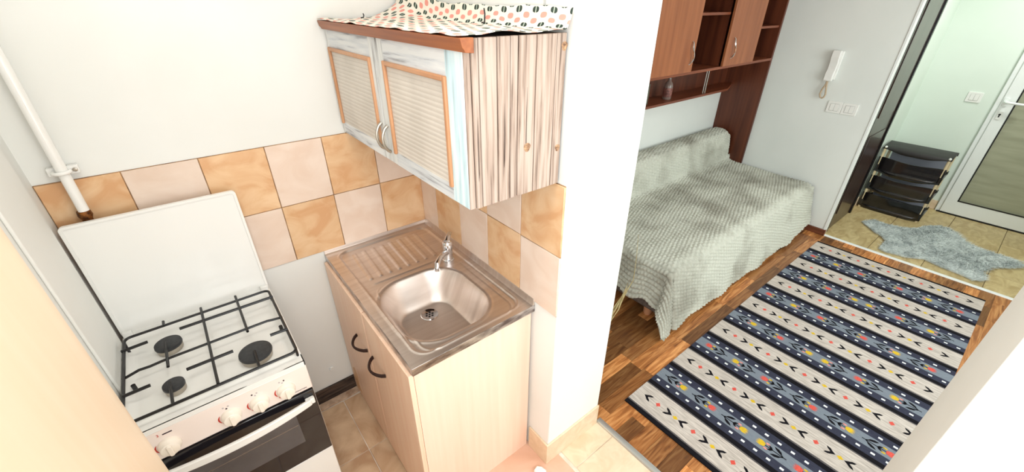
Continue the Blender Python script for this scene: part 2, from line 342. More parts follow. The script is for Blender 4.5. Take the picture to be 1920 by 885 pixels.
# hall floor
floorH = struct(obj('floor', B().box(XE + 0.02, XF + .05, -3.1, -0.90, -0.06, -0.003), hgrout, at=(0, 0, 0)), 'ochre tiled floor of the hall', 'floor')
hy = [-0.920, -1.270, -1.620, -1.970, -2.320, -2.670, -3.02]; hx = [XE + 0.022, 3.69, 4.04, 4.39, 4.74, XF]
for i in range(5):
    for j in range(6): floor_tile(floorH, hx[i], hx[i + 1], hy[j + 1], hy[j], htile)
# threshold strips
sp = [(T + 0.006, 0.0), (T + 0.010, 0.006), (T + 0.022, 0.009), (T + 0.034, 0.006), (T + 0.038, 0.0)]
struct(obj('trim_3', B().prism(sp, 'y', -1.84, P_Y - .002), alu), 'rounded aluminium strip between kitchen tiles and laminate', 'trim')
sp2 = [(XE - 0.004, 0.0), (XE, 0.005), (XE + 0.014, 0.006), (XE + 0.028, 0.005), (XE + 0.032, 0.0)]
struct(obj('trim_4', B().prism(sp2, 'y', -2.60, -0.952), pvc), 'pale threshold strip between laminate and hall tiles', 'trim')
# skirtings
sk = B().prism([(0.0, -0.842), (-0.009, -0.842), (-0.009, P_Y - 0.009), (T, P_Y - 0.009), (T, P_Y), (0.0, P_Y)], 'z', 0.0, 0.128)
struct(obj('baseboard_pillar', sk, ftile_l, bevel=0.002), 'beige tile skirting around the foot of the partition end', 'baseboard')
struct(obj('baseboard_room', B().box(XE - 0.014, XE, -0.950, YB, 0, 0.055).box(XE - 0.014, XE + .012, -0.962, -0.950, 0, 0.055), brown_skirt, bevel=0.003), 'brown skirting under the intercom wall', 'baseboard')
struct(obj('baseboard_hall', B().box(4.12, XF, -0.930, -0.920, 0, 0.09).box(XF - 0.010, XF, -1.450, -0.920, 0, 0.09), ftile_l, bevel=0.002), 'beige tile skirting in the hall', 'baseboard')
struct(obj('trim_5', B().box(XE - 0.006, XE + 0.012, -0.956, -0.938, 0.05, 2.05), pvc, bevel=0.003), 'white corner bead at the edge of the doorway', 'trim')
# dark brown door on the hall side wall
dd = thing('door_1', 'dark brown door seen edge on beside the doorway', 'door', (3.78, -0.94, 0)); dd['kind'] = 'structure'
obj('door_leaf', B().box(3.46, 4.06, -0.944, -0.920, 0.004, 2.04), darkdoor, dd, bevel=0.003)
for z0, z1 in ((0.15, 0.85), (1.0, 1.9)):
    obj('door_panel', B().box(3.54, 3.98, -0.950, -0.944, z0, z1), darkdoor, dd, bevel=0.004)
obj('door_frame', B().box(3.443, 3.462, -0.952, -0.920, 0.0, 2.06).box(4.06, 4.10, -0.956, -0.920, 0.0, 2.06), black, dd, bevel=0.003)
obj('seal', B().box(3.464, 3.470, -0.951, -0.944, 0.3, 2.04), dirtwood, dd)

# ------------------------------------------------------------------ glazed white door in the hall
d2 = thing('door_2', 'white plastic door with frosted glass in the hall', 'door', (XF, -1.90, 0)); d2['kind'] = 'structure'
fb = B().box(XF - 0.030, XF, -1.497, -1.455, 0.0, 2.10).box(XF - 0.030, XF, -2.42, -2.378, 0, 2.10).box(XF - 0.030, XF, -2.42, -1.455, 2.06, 2.10)
obj('door_frame', fb, pvc, d2, bevel=0.004)
lf = B().box(XF - 0.045, XF - .002, -1.576, -1.490, 0.012, 2.06).box(XF - 0.045, XF - .002, -2.38, -2.29, 0.012, 2.06).box(XF - 0.045, XF - .002, -2.30, -1.57, 0.012, 0.145).box(XF - 0.045, XF - .002, -2.30, -1.57, 1.96, 2.06)
obj('door_leaf', lf, pvc, d2, bevel=0.003)
obj('glazing_bead', B().box(XF - 0.047, XF - .04, -1.582, -1.572, 0.14, 1.97).box(XF - .047, XF - .04, -2.295, -1.572, 0.140, 0.150), rubber, d2)
obj('pane', B().box(XF - 0.032, XF - 0.020, -2.292, -1.578, 0.145, 1.965), frost, d2)
obj('door_sill', B().box(XF - 0.05, XF, -2.40, -1.47, 0.0, 0.010), rubber, d2)
ph = obj('handle_plate', B().prism(rrect(-1.532, -1.498, 1.03, 1.10, 0.012), 'x', XF - 0.055, XF - 0.045), pvc, d2, bevel=0.002)
obj('handle', B().tube([(XF - .05, -1.514, 1.066), (XF - .085, -1.514, 1.066), (XF - .098, -1.522, 1.066), (XF - .10, -1.545, 1.066), (XF - .10, -1.645, 1.064)], [.011, .011, .012, .011, .009]), pvc, d2)
ke = obj('keyhole_plate', B().prism(rrect(-1.538, -1.506, .915, .985, .008), 'x', XF - .050, XF - .045), plastic_w, d2, bevel=0.001)
obj('keyhole', B().lathe((XF - .050, -1.522, .958), [(0.008, 0), (0.008, 0.001)], 12, 'x').box(XF - .0512, XF - .05, -1.526, -1.518, .935, .955), rubber, ke)

# ------------------------------------------------------------------ gas pipe
gp = thing('gas_pipe', 'white painted vertical gas pipe in the corner above the stove lid', 'pipe', (-1.135, -0.035, 1.10))
obj('pipe', B().tube([(-1.135, -.035, 1.245), (-1.133, -.035, 1.6), (-1.130, -.035, CEIL - .002)], 0.0135, 16), enamel, gp)
cl = obj('clamp', B().tube([(-1.1365 + .018 * math.cos(t), -.035 + .018 * math.sin(t), 1.375) for t in np.linspace(0, 2 * math.pi, 18)[:-1]], 0.006, 8, closed=True)
    .box(-1.168, -1.148, -.024, -.004, 1.363, 1.387).box(-1.125, -1.100, -.024, -.004, 1.363, 1.387), enamel, gp, bevel=0.002)
obj('clamp_screw', B().lathe((-1.108, -.024, 1.375), [(0.006, 0), (0.006, 0.004), (0.003, 0.005)], 10, 'y'), greymetal, cl)
obj('pipe_joint', B().tube([(-1.137, -.035, 1.252), (-1.137, -.035, 1.238), (-1.137, -.035, 1.225), (-1.137, -.035, 1.10)], [.016, .018, .013, .012], 12), brass, gp)

# ------------------------------------------------------------------ gas stove
SX0, SX1, SYB, SYF, SH = -1.2040, -0.7470, -0.0700, -0.5664, 0.805
st = thing('gas_stove', 'white gas stove with raised lid and three black burners', 'stove', ((SX0 + SX1) / 2, -0.32, 0))
bd = B().box(SX0, SX1, SYF + 0.012, SYB, 0.03, 0.785)
obj('body', bd, enamel, st, bevel=0.004)
obj('leg', B().box(SX0 + .03, SX1 - .03, SYF + .05, SYB - .03, 0.0, 0.03), black, st)
# hob: dished pan with raised rim (height field)
nx, ny = 70, 76; hb = B(); vs = []; fs = []
for j in range(ny + 1):
    for i in range(nx + 1):
        x = SX0 + (SX1 - SX0) * i / nx; yy = SYF + (SYB - SYF) * j / ny
        d = min(x - SX0, SX1 - x, yy - SYF - 0.035, SYB - yy)
        z = SH - 0.012 * max(0, min(1, (d - 0.012) / 0.018)) ** 1.5
        for bx_, by_, rr in ((-1.078, -.237, .055), (-.861, -.456, .065), (-1.076, -.452, .045)):
            q = math.hypot(x - bx_, yy - by_); z += 0.006 * math.exp(-(q / rr) ** 4)
        if d < 0.004: z -= 0.003
        vs.append((x, yy, z))
for j in range(ny):
    for i in range(nx): a = j * (nx + 1) + i; fs.append((a, a + 1, a + nx + 2, a + nx + 1))
hb.add(vs, fs); hb.box(SX0, SX1, SYF, SYF + .004, .785, SH - .003).box(SX1 - .003, SX1, SYF, SYB, .78, SH - .003).box(SX0, SX0 + .003, SYF, SYB, .78, SH - .003)
obj('hob', hb, enamel, st, norm=False, smooth=60)
# lid standing upright behind the hob
ld = B(); pts = rrect(SX0 + .001, SX1 - .001, SH - .002, 1.2276, 0.012)
ld.prism(pts, 'y', -0.070, -0.058); lid = obj('lid', ld, enamel, st, bevel=0.003)
lr = B(); ro = rrect(SX0 + .001, SX1 - .001, SH - .002, 1.2276, 0.012); ri = rrect(SX0 + .009, SX1 - .009, SH + .006, 1.2196, 0.008)
n_ = len(ro); lr.add([(p[0], -0.070, p[1]) for p in ro] + [(p[0], -0.074, p[1]) for p in ro] + [(p[0], -0.074, p[1]) for p in ri] + [(p[0], -0.070, p[1]) for p in ri],
    [(i, (i + 1) % n_, n_ + (i + 1) % n_, n_ + i) for i in range(n_)] + [(n_ + i, n_ + (i + 1) % n_, 2 * n_ + (i + 1) % n_, 2 * n_ + i) for i in range(n_)] + [(2 * n_ + i, 2 * n_ + (i + 1) % n_, 3 * n_ + (i + 1) % n_, 3 * n_ + i) for i in range(n_)])
obj('lid_rim', lr, enamel, lid)
obj('hinge', B().box(SX0 + .004, SX0 + .03, -0.085, -0.070, SH - .004, SH + .018), enamel, lid, bevel=.002)
obj('hinge', B().box(SX1 - .03, SX1 - .004, -0.085, -0.070, SH - .004, SH + .018), enamel, lid, bevel=.002)
for x, y_, r in ((-1.078, -.238, .037), (-.861, -.456, .047), (-1.076, -.452, .027)):
    bo = obj('burner', B().lathe((x, y_, .797), [(r * .8, 0), (r * .95, .006), (r * .98, .016), (r * .98, .022)], 32), greymetal, st)
    obj('burner_cap', B().lathe((x, y_, .819), [(r, 0), (r * 1.03, .004), (r * 1.0, .011), (r * .9, .013), (0.001, .0135)], 36), cap, bo)
gt = B(); R_ = .0042; zg = .840
fr = [(p[0], p[1], zg) for p in rrect(-1.186, -.757, -.553, -.146, .018)]
gt.tube(fr, .0045, 8, closed=True)
def bar(*p, r=R_): gt.tube(list(p), r, 8)
bar((-.971, -.120, zg + .004), (-.971, -.55, zg + .002))
bar((-.862, -.120, zg + .005), (-.862, -.363, zg + .005))
bar((-1.080, -.126, zg + .005), (-1.080, -.155, zg + .005))
bar((-1.080, -.255, zg + .006), (-1.080, -.383, zg + .003))
bar((-.863, -.475, zg + .006), (-.864, -.550, zg)); bar((-1.079, -.462, zg + .006), (-1.079, -.552, zg))
bar((-1.192, -.345, zg - .008), (-1.150, -.342, zg + .001), (-1.125, -.340, zg - .002), (-1.08, -.338, zg), (-.84, -.338, zg), (-.80, -.338, zg), (-.785, -.338, zg - .003), (-.752, -.338, zg - .008))
bar((-1.039, -.204, zg + .004), (-.752, -.205, zg + .002), r=.005); bar((-1.192, -.216, zg + .003), (-1.125, -.214, zg + .004), r=.005)
bar((-1.037, -.432, zg + .004), (-.915, -.432, zg + .004), r=.005); bar((-1.186, -.438, zg + .003), (-1.124, -.437, zg + .004), r=.005); bar((-.807, -.427, zg + .004), (-.754, -.428, zg + .003), r=.005)
for q in ((-1.172, -.372), (-.768, -.365)): gt.lathe((q[0], q[1], SH - .006), [(.006, 0), (.006, .02)], 10)
for q in ((-1.186, -.17), (-.757, -.17), (-1.186, -.53), (-.757, -.53)): gt.tube([(q[0], q[1], zg), (q[0], q[1], SH - .010)], .004, 8)
obj('grate', gt, iron, st)
cp = obj('control_panel', B().box(SX0, SX1, SYF, SYF + .014, .681, .785), panelpink, st, bevel=0.003)
def knob(x, z, r):
    k = obj('knob', B().lathe((x, SYF, z), [(r, 0), (r, .006), (r * .92, .010), (r * .86, .012), (r * .80, .022), (r * .7, .024)], 28, 'y'), cream, cp)
    g_ = B().prism(rrect(x - r * .22, x + r * .22, z - r * .72, z + r * .72, r * .2), 'y', SYF - .029, SYF - .022); obj('knob_grip', g_, cream, k, bevel=.002)
    a = B()
    for a0, a1, w in ((150, 205, .0042), (212, 275, .0040)):
        po = [(x + (r + .003) * math.cos(math.radians(t)), z + (r + .003) * math.sin(math.radians(t))) for t in np.linspace(a0, a1, 12)]
        pi_ = [(x + (r + .003 + w * math.sin(math.pi * (k_ + 1) / 13)) * math.cos(math.radians(t)), z + (r + .003 + w * math.sin(math.pi * (k_ + 1) / 13)) * math.sin(math.radians(t))) for k_, t in enumerate(np.linspace(a0, a1, 12))]
        a.prism(po + pi_[::-1], 'y', SYF - .0006, SYF)
    obj('red_scale', a, red, cp)
for x, r, d in ((-1.125, .027, None), (-.974, .027, 0), (-.898, .027, 1), (-.821, .027, 2)):
    knob(x, .722, r)
    if d is None:
        mk = B().prism(rrect(-1.128, -1.106, .765, .769, .001), 'y', SYF - .0006, SYF); obj('print_mark', mk, darkprint, cp)
    else:
        for k_, (dx, dz) in enumerate(((-.007, .040), (.006, .040), (0, .033))):
            hot = k_ == (2, 0, 1)[d]
            ring = B().lathe((x + dx - .004, SYF, .722 + dz), [(.0026, 0), (.0026, .0007)], 12, 'y'); obj('print_mark', ring, darkprint if hot else grayprint, cp)
def text(s, loc, size, rot, m, parent, name='lettering', ex=0.0003):
    cu = bpy.data.curves.new(name, 'FONT'); cu.body = s; cu.size = size; cu.extrude = ex; cu.align_x = 'CENTER'; cu.align_y = 'CENTER'
    t = bpy.data.objects.new('tmp_text', cu); COL.objects.link(t); bpy.context.view_layer.update()
    me = bpy.data.meshes.new_from_object(t.evaluated_get(bpy.context.evaluated_depsgraph_get())); bpy.data.objects.remove(t, do_unlink=True)
    o = bpy.data.objects.new(name, me); COL.objects.link(o); me.materials.clear(); me.materials.append(m)
    o.rotation_euler = rot; o.parent = parent; o.location = Vector(loc) - W[parent.name]; W[o.name] = Vector(loc); return o
text('3', (-1.138, SYF - .0005, .769), .012, (math.pi / 2, 0, 0), red, cp)
text('TERMOMATION', (-.789, SYF - .0005, .6925), .0068, (math.pi / 2, 0, 0), darkprint, cp)
dr = obj('oven_door', B().box(SX0 + .002, SX1 - .002, SYF - .004, SYF + .014, .367, .676), blackglass, st, bevel=0.003)
obj('oven_window', B().box(-1.125, -.822, SYF - .0052, SYF - .004, .462, .606), grayglass, dr)
obj('window_line', B().box(-1.10, -.826, SYF - .0060, SYF - .0052, .5515, .5535), greymetal, dr)
hp = []; n = 22
for i in range(n + 1):
    t = -1 + 2 * i / n; hp.append((SX0 + .225 + t * .213, SYF - .018 - .020 * (1 - t * t), .640))
hv = []; hf = []
for i, (x, y_, z) in enumerate(hp):
    t = abs(-1 + 2 * i / n); hh = .0115 + .0065 * (1 - t * t)
    hv += [(x, y_ - .006, z - hh), (x, y_ - .006, z + .012), (x, y_ + .006, z + .012), (x, y_ + .006, z - hh)]
for i in range(n):
    for k in range(4): hf.append((i * 4 + k, i * 4 + (k + 1) % 4, i * 4 + 4 + (k + 1) % 4, i * 4 + 4 + k))
hf += [(3, 2, 1, 0), (n * 4, n * 4 + 1, n * 4 + 2, n * 4 + 3)]
hb2 = B().add(hv, hf).box(SX0 + .013, SX0 + .04, SYF - .02, SYF - .004, .628, .652).box(SX1 - .036, SX1 - .008, SYF - .02, SYF - .004, .628, .652)
obj('handle', hb2, enamel, dr, bevel=.003)
obj('drawer', B().box(SX0 + .002, SX1 - .002, SYF, SYF + .014, .05, .362), enamel, st, bevel=.003)

# ------------------------------------------------------------------ sink cabinet
CX, CY = -0.497, -0.833
sc = thing('sink_cabinet', 'beech sink cabinet with two doors under the steel sink', 'cabinet', (-0.25, -0.42, 0))
obj('side_panel', B().box(CX, -0.012, CY, CY + .018, 0.0, .800), beech, sc, bevel=.001)
obj('side_panel', B().box(CX, -0.012, -.028, -.010, 0.0, .800), beech, sc, bevel=.001)
obj('bottom_panel', B().box(CX + .002, -0.012, CY + .018, -.028, 0.06, .078), beech, sc)
obj('back_panel', B().box(-0.018, -0.012, CY + .018, -.028, 0.06, .80), beech, sc)
obj('top_rail', B().box(CX, CX + .018, CY + .018, -.028, .74, .80), beech, sc)
for y0, y1, ha in ((-.441, -.012, (-.302, -.418)), (-.833, -.445, (-.478, -.598))):
    dr = obj('door', B().box(CX - .018, CX - .001, y0, y1, .012, .798), beech_front, sc, bevel=.0015)
    zz = .585 if ha[0] > -.4 else .598
    p = [(CX - .018, ha[0] + (ha[1] - ha[0]) * t, zz) for t in (0, 1)]
    arc = [(CX - .018 - .036 * math.sin(math.pi * t) ** .7, ha[0] + (ha[1] - ha[0]) * t, zz) for t in np.linspace(0, 1, 15)]
    obj('handle', B().tube(arc, [.0045 + .0025 * abs(1 - 2 * t) for t in np.linspace(0, 1, 15)], 8), darkmetal, dr)
    if y1 > -.1: obj('water_stain', B().prism([(-.05, .18), (-.09, .21), (-.115, .16), (-.10, .10), (-.12, .05), (-.06, .03), (-.03, .07)], 'x', CX - .0186, CX - .018), stain, dr)

# ------------------------------------------------------------------ steel sink top
ZS = 0.830; SL, SD = -0.840, -0.503
def sdf_rr(x, y, cx, cy, hx_, hy_, r):
    qx, qy = np.abs(x - cx) - hx_ + r, np.abs(y - cy) - hy_ + r
    return np.hypot(np.maximum(qx, 0), np.maximum(qy, 0)) + np.minimum(np.maximum(qx, qy), 0) - r
sstep = lambda a, b, t: (lambda u: u * u * (3 - 2 * u))(np.clip((t - a) / (b - a), 0, 1))
nx, ny = 150, 250
X, Y = np.meshgrid(np.linspace(SD, -0.012, nx + 1), np.linspace(SL, -0.002, ny + 1))
Z = np.full_like(X, ZS)
dp = sdf_rr(X, Y, -.247, -.42, .213, .388, .05); Z -= .006 * sstep(0.002, -.010, dp)
Z += .0025 * np.exp(-((dp - .003) / .004) ** 2)
db_ = sdf_rr(X, Y, -.278, -.578, .172, .194, .125)
Z += .0022 * np.exp(-((db_ - .014) / .005) ** 2)
Z -= .128 * sstep(.004, -.066, db_) ** 0.75
for k in range(8):
    xr = -.398 + k * (.296 / 7); dd_ = np.maximum(np.abs(X - xr + (Y + .07) * -.06) - .0035, 0); en = np.maximum(np.maximum(Y + .075, -.300 - Y), 0)
    Z += .0042 * np.exp(-(np.hypot(dd_, en) / .0045) ** 2)
Z += .003 * np.exp(-((Y + .340 + .0 * X) / .005) ** 2) * sstep(-.43, -.41, X) * sstep(-.10, -.12, X)
Z += .0022 * np.exp(-((sdf_rr(X, Y, -.247, -.59, .185, .225, .06)) / .0035) ** 2) * sstep(-.36, -.42, Y)
vs = np.stack([X, Y, Z], -1).reshape(-1, 3).tolist()
fs = [(j * (nx + 1) + i, j * (nx + 1) + i + 1, (j + 1) * (nx + 1) + i + 1, (j + 1) * (nx + 1) + i) for j in range(ny) for i in range(nx)]
sk_ = thing('steel_sink', 'stainless steel sink top with ribbed drainboard and square basin', 'sink', (-.25, -.42, .80))
obj('basin_top', B().add(vs, fs), steel, sk_, norm=False, smooth=75)
obj('front_lip', B().box(SD - .001, SD + .001, SL, -.002, ZS - .028, ZS + .0006).box(SD, -.002, SL - .001, SL + .001, ZS - .030, ZS + .0006), steel_edge, sk_, bevel=.0006)
obj('upstand', B().prism([(-.020, ZS - .001), (-.008, ZS + .004), (-.0065, ZS + .019), (-.001, ZS + .019), (-.001, ZS - .001)], 'x', SD, -.003).prism([(-.0135, ZS - .001), (-.010, ZS + .010), (-.0085, ZS + .030), (-.003, ZS + .031), (-.001, ZS - .001)], 'y', SL, -.002), steel, sk_, bevel=.001)
dn = obj('drain', B().lathe((-.268, -.500, ZS - .1345), [(.034, 0), (.036, .002), (.034, .0035), (.026, .0020), (.024, .0015), (.001, .0012)], 32), chrome, sk_)
hb_ = B()
for k in range(6): hb_.lathe((-.268 + .0135 * math.cos(k * math.pi / 3), -.500 + .0135 * math.sin(k * math.pi / 3), ZS - .1332), [(.0045, 0), (.0045, .0006)], 10)
hb_.lathe((-.268, -.500, ZS - .1332), [(.0035, 0), (.0035, .0006)], 10)
obj('drain_holes', hb_, black, dn)
# mixer tap
tp = thing('mixer_tap', 'small chrome mixer tap at the back of the sink basin', 'tap', (-.088, -.365, ZS - .004))
obj('flange', B().lathe((-.088, -.365, ZS - .005), [(.026, 0), (.026, .004), (.023, .007)], 28), chrome, tp)
obj('body', B().lathe((-.088, -.365, ZS), [(.021, 0), (.021, .050), (.0225, .054), (.0225, .078), (.018, .086), (.004, .089)], 28), chrome, tp)
sp_ = obj('spout', B().tube([(-.095, -.372, ZS + .036), (-.125, -.395, ZS + .050), (-.155, -.418, ZS + .054), (-.180, -.437, ZS + .046), (-.184, -.440, ZS + .028)], [.012, .012, .0115, .0115, .0115], 16), chrome, tp)
obj('aerator', B().tube([(-.184, -.440, ZS + .030), (-.184, -.440, ZS + .018)], .0130, 16), chrome, sp_)
obj('lever', B().tube([(-.088, -.365, ZS + .084), (-.078, -.355, ZS + .093), (-.058, -.338, ZS + .099), (-.050, -.332, ZS + .100)], [.014, .012, .010, .008], 12), chrome, tp)

# ------------------------------------------------------------------ wall cabinet
WX, WL, WZ0, WZ1 = -0.3145, -0.9265, 1.3464, 1.7458
wc = thing('hanging_cabinet', 'weathered wood wall cabinet with two cream panel doors above the sink', 'cabinet', (-.157, -.463, WZ0))
obj('carcass', B().box(WX + .0182, -.0075, WL + .006, -.008, WZ0 + .002, WZ1 - .002), crackm, wc)
bx = [WX + .0185, -.277, -.226, -.188, -.164, -.108, -.042, -.0075]
for i in range(7):
    dy = (0, .0012, .0003, .0016, .0006, 0, .001)[i]
    pk = obj('plank', B().box(bx[i] + .0014, bx[i + 1] - .0014, WL + dy, WL + .009, WZ0, WZ1 - .0005), wood_side, wc, bevel=.0012, seg=1)
    if i in (4, 6):
        for kx, kz, kr in (((-.132, 1.478, .011),) if i == 4 else ((-.016, 1.715, .010), (-.020, 1.455, .009))):
            pts = [(kx + kr * (1 + .15 * math.sin(3 * a)) * math.cos(a), kz + kr * 1.1 * math.sin(a)) for a in np.linspace(0, 2 * math.pi, 17)[:-1]]
            obj('knot', B().prism(pts, 'y', WL + dy - .0006, WL + dy), knotw, pk)
    if i in (0, 2, 4):
        cx_ = (bx[i] + bx[i + 1]) / 2; z0 = (1.42, 1.44, 1.47)[i // 2]
        obj('crack', B().prism([(cx_ - .0012, z0), (cx_ + .0012, z0 + .02), (cx_ + .0006, z0 + .16), (cx_ - .0008, z0 + .10)], 'y', WL + dy - .0004, WL + dy), crackm, pk)
def wdoor(y0, y1, m0, m1, blue, hy_):
    z0, z1 = WZ0 + .001, 1.722; mz0, mz1 = 1.386, 1.662
    d = B().box(WX + .004, WX + .017, y0 + .0015, y1 - .0015, z0 + .0015, z1 - .0015)
    door = obj('door', d, wood_v, wc)
    obj('stile', B().box(WX, WX + .018, m1 - .004, y1, z0, z1), wood_v, door, bevel=.0012, seg=1)
    obj('stile', B().box(WX, WX + .018, y0, m0 + .004, z0, z1), wood_b if blue else wood_v, door, bevel=.0012, seg=1)
    if blue: obj('door_edge', B().box(WX + .0006, WX + .0178, y0 - .0010, y0, z0, z1), wood_side, door)
    obj('rail', B().box(WX + .0003, WX + .018, m0 + .004, m1 - .004, mz1 - .004, z1), wood_h, door)
    obj('rail', B().box(WX + .0003, WX + .018, m0 + .004, m1 - .004, z0, mz0 + .004), wood_h, door)
    obj('panel', B().box(WX + .0015, WX + .012, m0 + .002, m1 - .002, mz0 + .002, mz1 - .002), rib, door)
    sw = .013; mo = []
    for a in ((m1 - sw, m1, mz0, mz1), (m0, m0 + sw, mz0, mz1), (m0 + sw, m1 - sw, mz1 - sw, mz1)):
        obj('molding', B().box(WX - .008, WX + .002, *a), molding, door, bevel=.003)
    arc = [(WX - .001 - .022 * math.sin(math.pi * t) ** .6, hy_, 1.382 + .085 * t) for t in np.linspace(0, 1, 13)]
    obj('handle', B().tube(arc, [.0055 - .0012 * math.sin(math.pi * t) for t in np.linspace(0, 1, 13)], 8), greymetal, door)
    return door
wdoor(-.4360, -.006, -.402, -.020, False, -.415)
wdoor(-.9200, -.4385, -.848, -.497, True, -.462)
co = B().prism([(WX + .012, 1.718), (WX - .010, 1.720), (WX - .013, 1.726), (WX - .017, 1.730), (WX - .021, 1.748), (WX + .012, 1.748)], 'y', -.948, -.008)
obj('cornice', co, cabbrown, wc, bevel=.001)
# printed cloth lying on the cabinet
def cloth_mat():
    m = bpy.data.materials.new('macaron_print_cloth'); m.use_nodes = True; nt = m.node_tree; N = nt.nodes; L = nt.links; P = N['Principled BSDF']; P.inputs['Roughness'].default_value = .9
    uv = N.new('ShaderNodeUVMap'); sx = N.new('ShaderNodeSeparateXYZ'); L.new(uv.outputs[0], sx.inputs[0])
    def M(op, a, b=None, c=None):
        n = N.new('ShaderNodeMath'); n.operation = op
        for i, q in enumerate((a, b, c)):
            if q is None: continue
            if isinstance(q, (int, float)): n.inputs[i].default_value = q
            else: L.new(q, n.inputs[i])
        return n.outputs[0]
    s = 1 / .034
    U = M('MULTIPLY', sx.outputs[0], s); V = M('MULTIPLY', sx.outputs[1], s)
    rowi = M('FLOOR', V); odd = M('MODULO', rowi, 2.0); U2 = M('ADD', U, M('MULTIPLY', odd, .5))
    coli = M('FLOOR', U2); fu = M('SUBTRACT', M('FRACT', U2), .5); fv = M('SUBTRACT', M('FRACT', V), .5)
    e = M('ADD', M('POWER', M('ABSOLUTE', M('DIVIDE', fu, .27)), 2.6), M('POWER', M('ABSOLUTE', M('DIVIDE', fv, .36)), 2.6))
    mask = M('LESS_THAN', e, 1.0); green = M('MODULO', M('ABSOLUTE', coli), 2.0)
    band = M('LESS_THAN', M('ABSOLUTE', fv), .06)
    def mix(f, a, b):
        n = N.new('ShaderNodeMix'); n.data_type = 'RGBA'; L.new(f, n.inputs[0])
        for i, q in ((6, a), (7, b)):
            if isinstance(q, tuple): n.inputs[i].default_value = q
            else: L.new(q, n.inputs[i])
        return n.outputs[2]
    gcol = mix(band, C(52, 66, 58), C(178, 190, 176)); col = mix(green, C(240, 160, 146), gcol)
    L.new(mix(mask, C(246, 238, 224), col), P.inputs['Base Color']); return m
clm = cloth_mat()
def build_cloth():
    nu, nv = 90, 220; wid, lng = .385, .93; vs = []; uvs = []
    for j in range(nv + 1):
        for i in range(nu + 1):
            a = i / nu * wid; b_ = j / nv * lng; yy = -.012 - b_
            flat = .325
            rise = 0.055 + .012 * math.sin(b_ * 9)
            hump = math.exp(-((b_ - .03) / .16) ** 2)
            x = WX - .022 + min(a, flat - .02); z = 1.7515 + .0018 * math.sin(a * 40 + b_ * 23) + .0015 * math.sin(b_ * 61)
            if a > flat - .02:
                t = (a - flat + .02) / (wid - flat + .02); z += .050 * t ** 1.4 + .0; x += (a - flat + .02) * (.35 - .1 * t)
            k = max(0, (a - .18) / (wid - .18)); z += hump * .115 * k ** 1.6
            if b_ > .80: z += .006 * (b_ - .80) / .13 * (1 if a < .3 else .3) * math.sin(a * 14) ** 2
            x = min(x, -.010)
            n3 = mnoise.noise(Vector((a * 14, b_ * 9, 3)))
            z += max(0, .004 * n3)
            z = max(z, 1.7510)
            vs.append((x, yy, z)); uvs.append((a, b_))
    b = B().add(vs, [(j * (nu + 1) + i, j * (nu + 1) + i + 1, (j + 1) * (nu + 1) + i + 1, (j + 1) * (nu + 1) + i) for j in range(nv) for i in range(nu)])
    o = obj('printed_cloth', b, clm, norm=False, smooth=80)
    uvl = o.data.uv_layers.new(name='UVMap'); idx = np.zeros(len(o.data.loops), dtype=np.int32); o.data.loops.foreach_get('vertex_index', idx)
    uvl.data.foreach_set('uv', np.array(uvs)[idx].ravel()); so = o.modifiers.new('thickness', 'SOLIDIFY'); so.thickness = .0012; so.offset = 1
    return o
tag(build_cloth(), 'cream cloth with pink and green dots lying on the wall cabinet', 'cloth')
for (x, yy, lab) in ((-.030, -.602, 'black hook standing in the cloth near its open end'), (-.20, -.10, 'tiny black hook in the cloth near the far wall')):
    h = .036 if yy < -.5 else .012
    tag(obj('hook', B().tube([(x - .010, yy, 1.7555), (x, yy, 1.757), (x + .002, yy, 1.757 + h * .6), (x + .001, yy + .002, 1.757 + h)], .0022, 8), black), lab, 'hook', )
tag(obj('electric_wire', B().tube([(-.006, -.150, 1.81), (-.005, -.148, 1.86), (-.005, -.15, CEIL - .01)], .0022, 8), black), 'thin black wire hanging down the wall to the raised cloth', 'wire')
tag(obj('electric_wire', B().tube([(-.004, -.833, 1.80), (-.004, -.833, CEIL - .01)], .0022, 8), mat('grey_cord', C(176, 176, 172), rough=.6)), 'thin grey wire on the wall above the cabinet near the partition corner', 'wire')

# ------------------------------------------------------------------ tall beech cabinet close to the camera
tc_ = thing('tall_cabinet', 'pale beech cabinet with a rounded upright edge beside the stove', 'cabinet', (-1.12, -1.24, 0))
beech_cream = mat('cream_beech_laminate', C(252, 229, 202), C(249, 221, 190), .4, scale=(40, 40, 1.6), lo=.2, hi=.8)
poly = [(XC + .002, -1.46), (-1.018, -1.46)]
for k in range(17):
    a = math.radians(90 * k / 16); poly.append((-1.138 + .12 * math.cos(a), -1.0765 + .12 * math.sin(a)))
poly.append((XC + .002, -.9565))
obj('upper_body', B().prism(poly, 'z', 1.115, 2.05), beech_cream, tc_, bevel=.002)
poly2 = [(x - (.008 if x > -1.15 else 0), y_ - (.006 if y_ > -1.3 else 0)) for x, y_ in poly]
obj('lower_body', B().prism(poly2, 'z', 0.0, 1.113), beech_cream, tc_, bevel=.002)

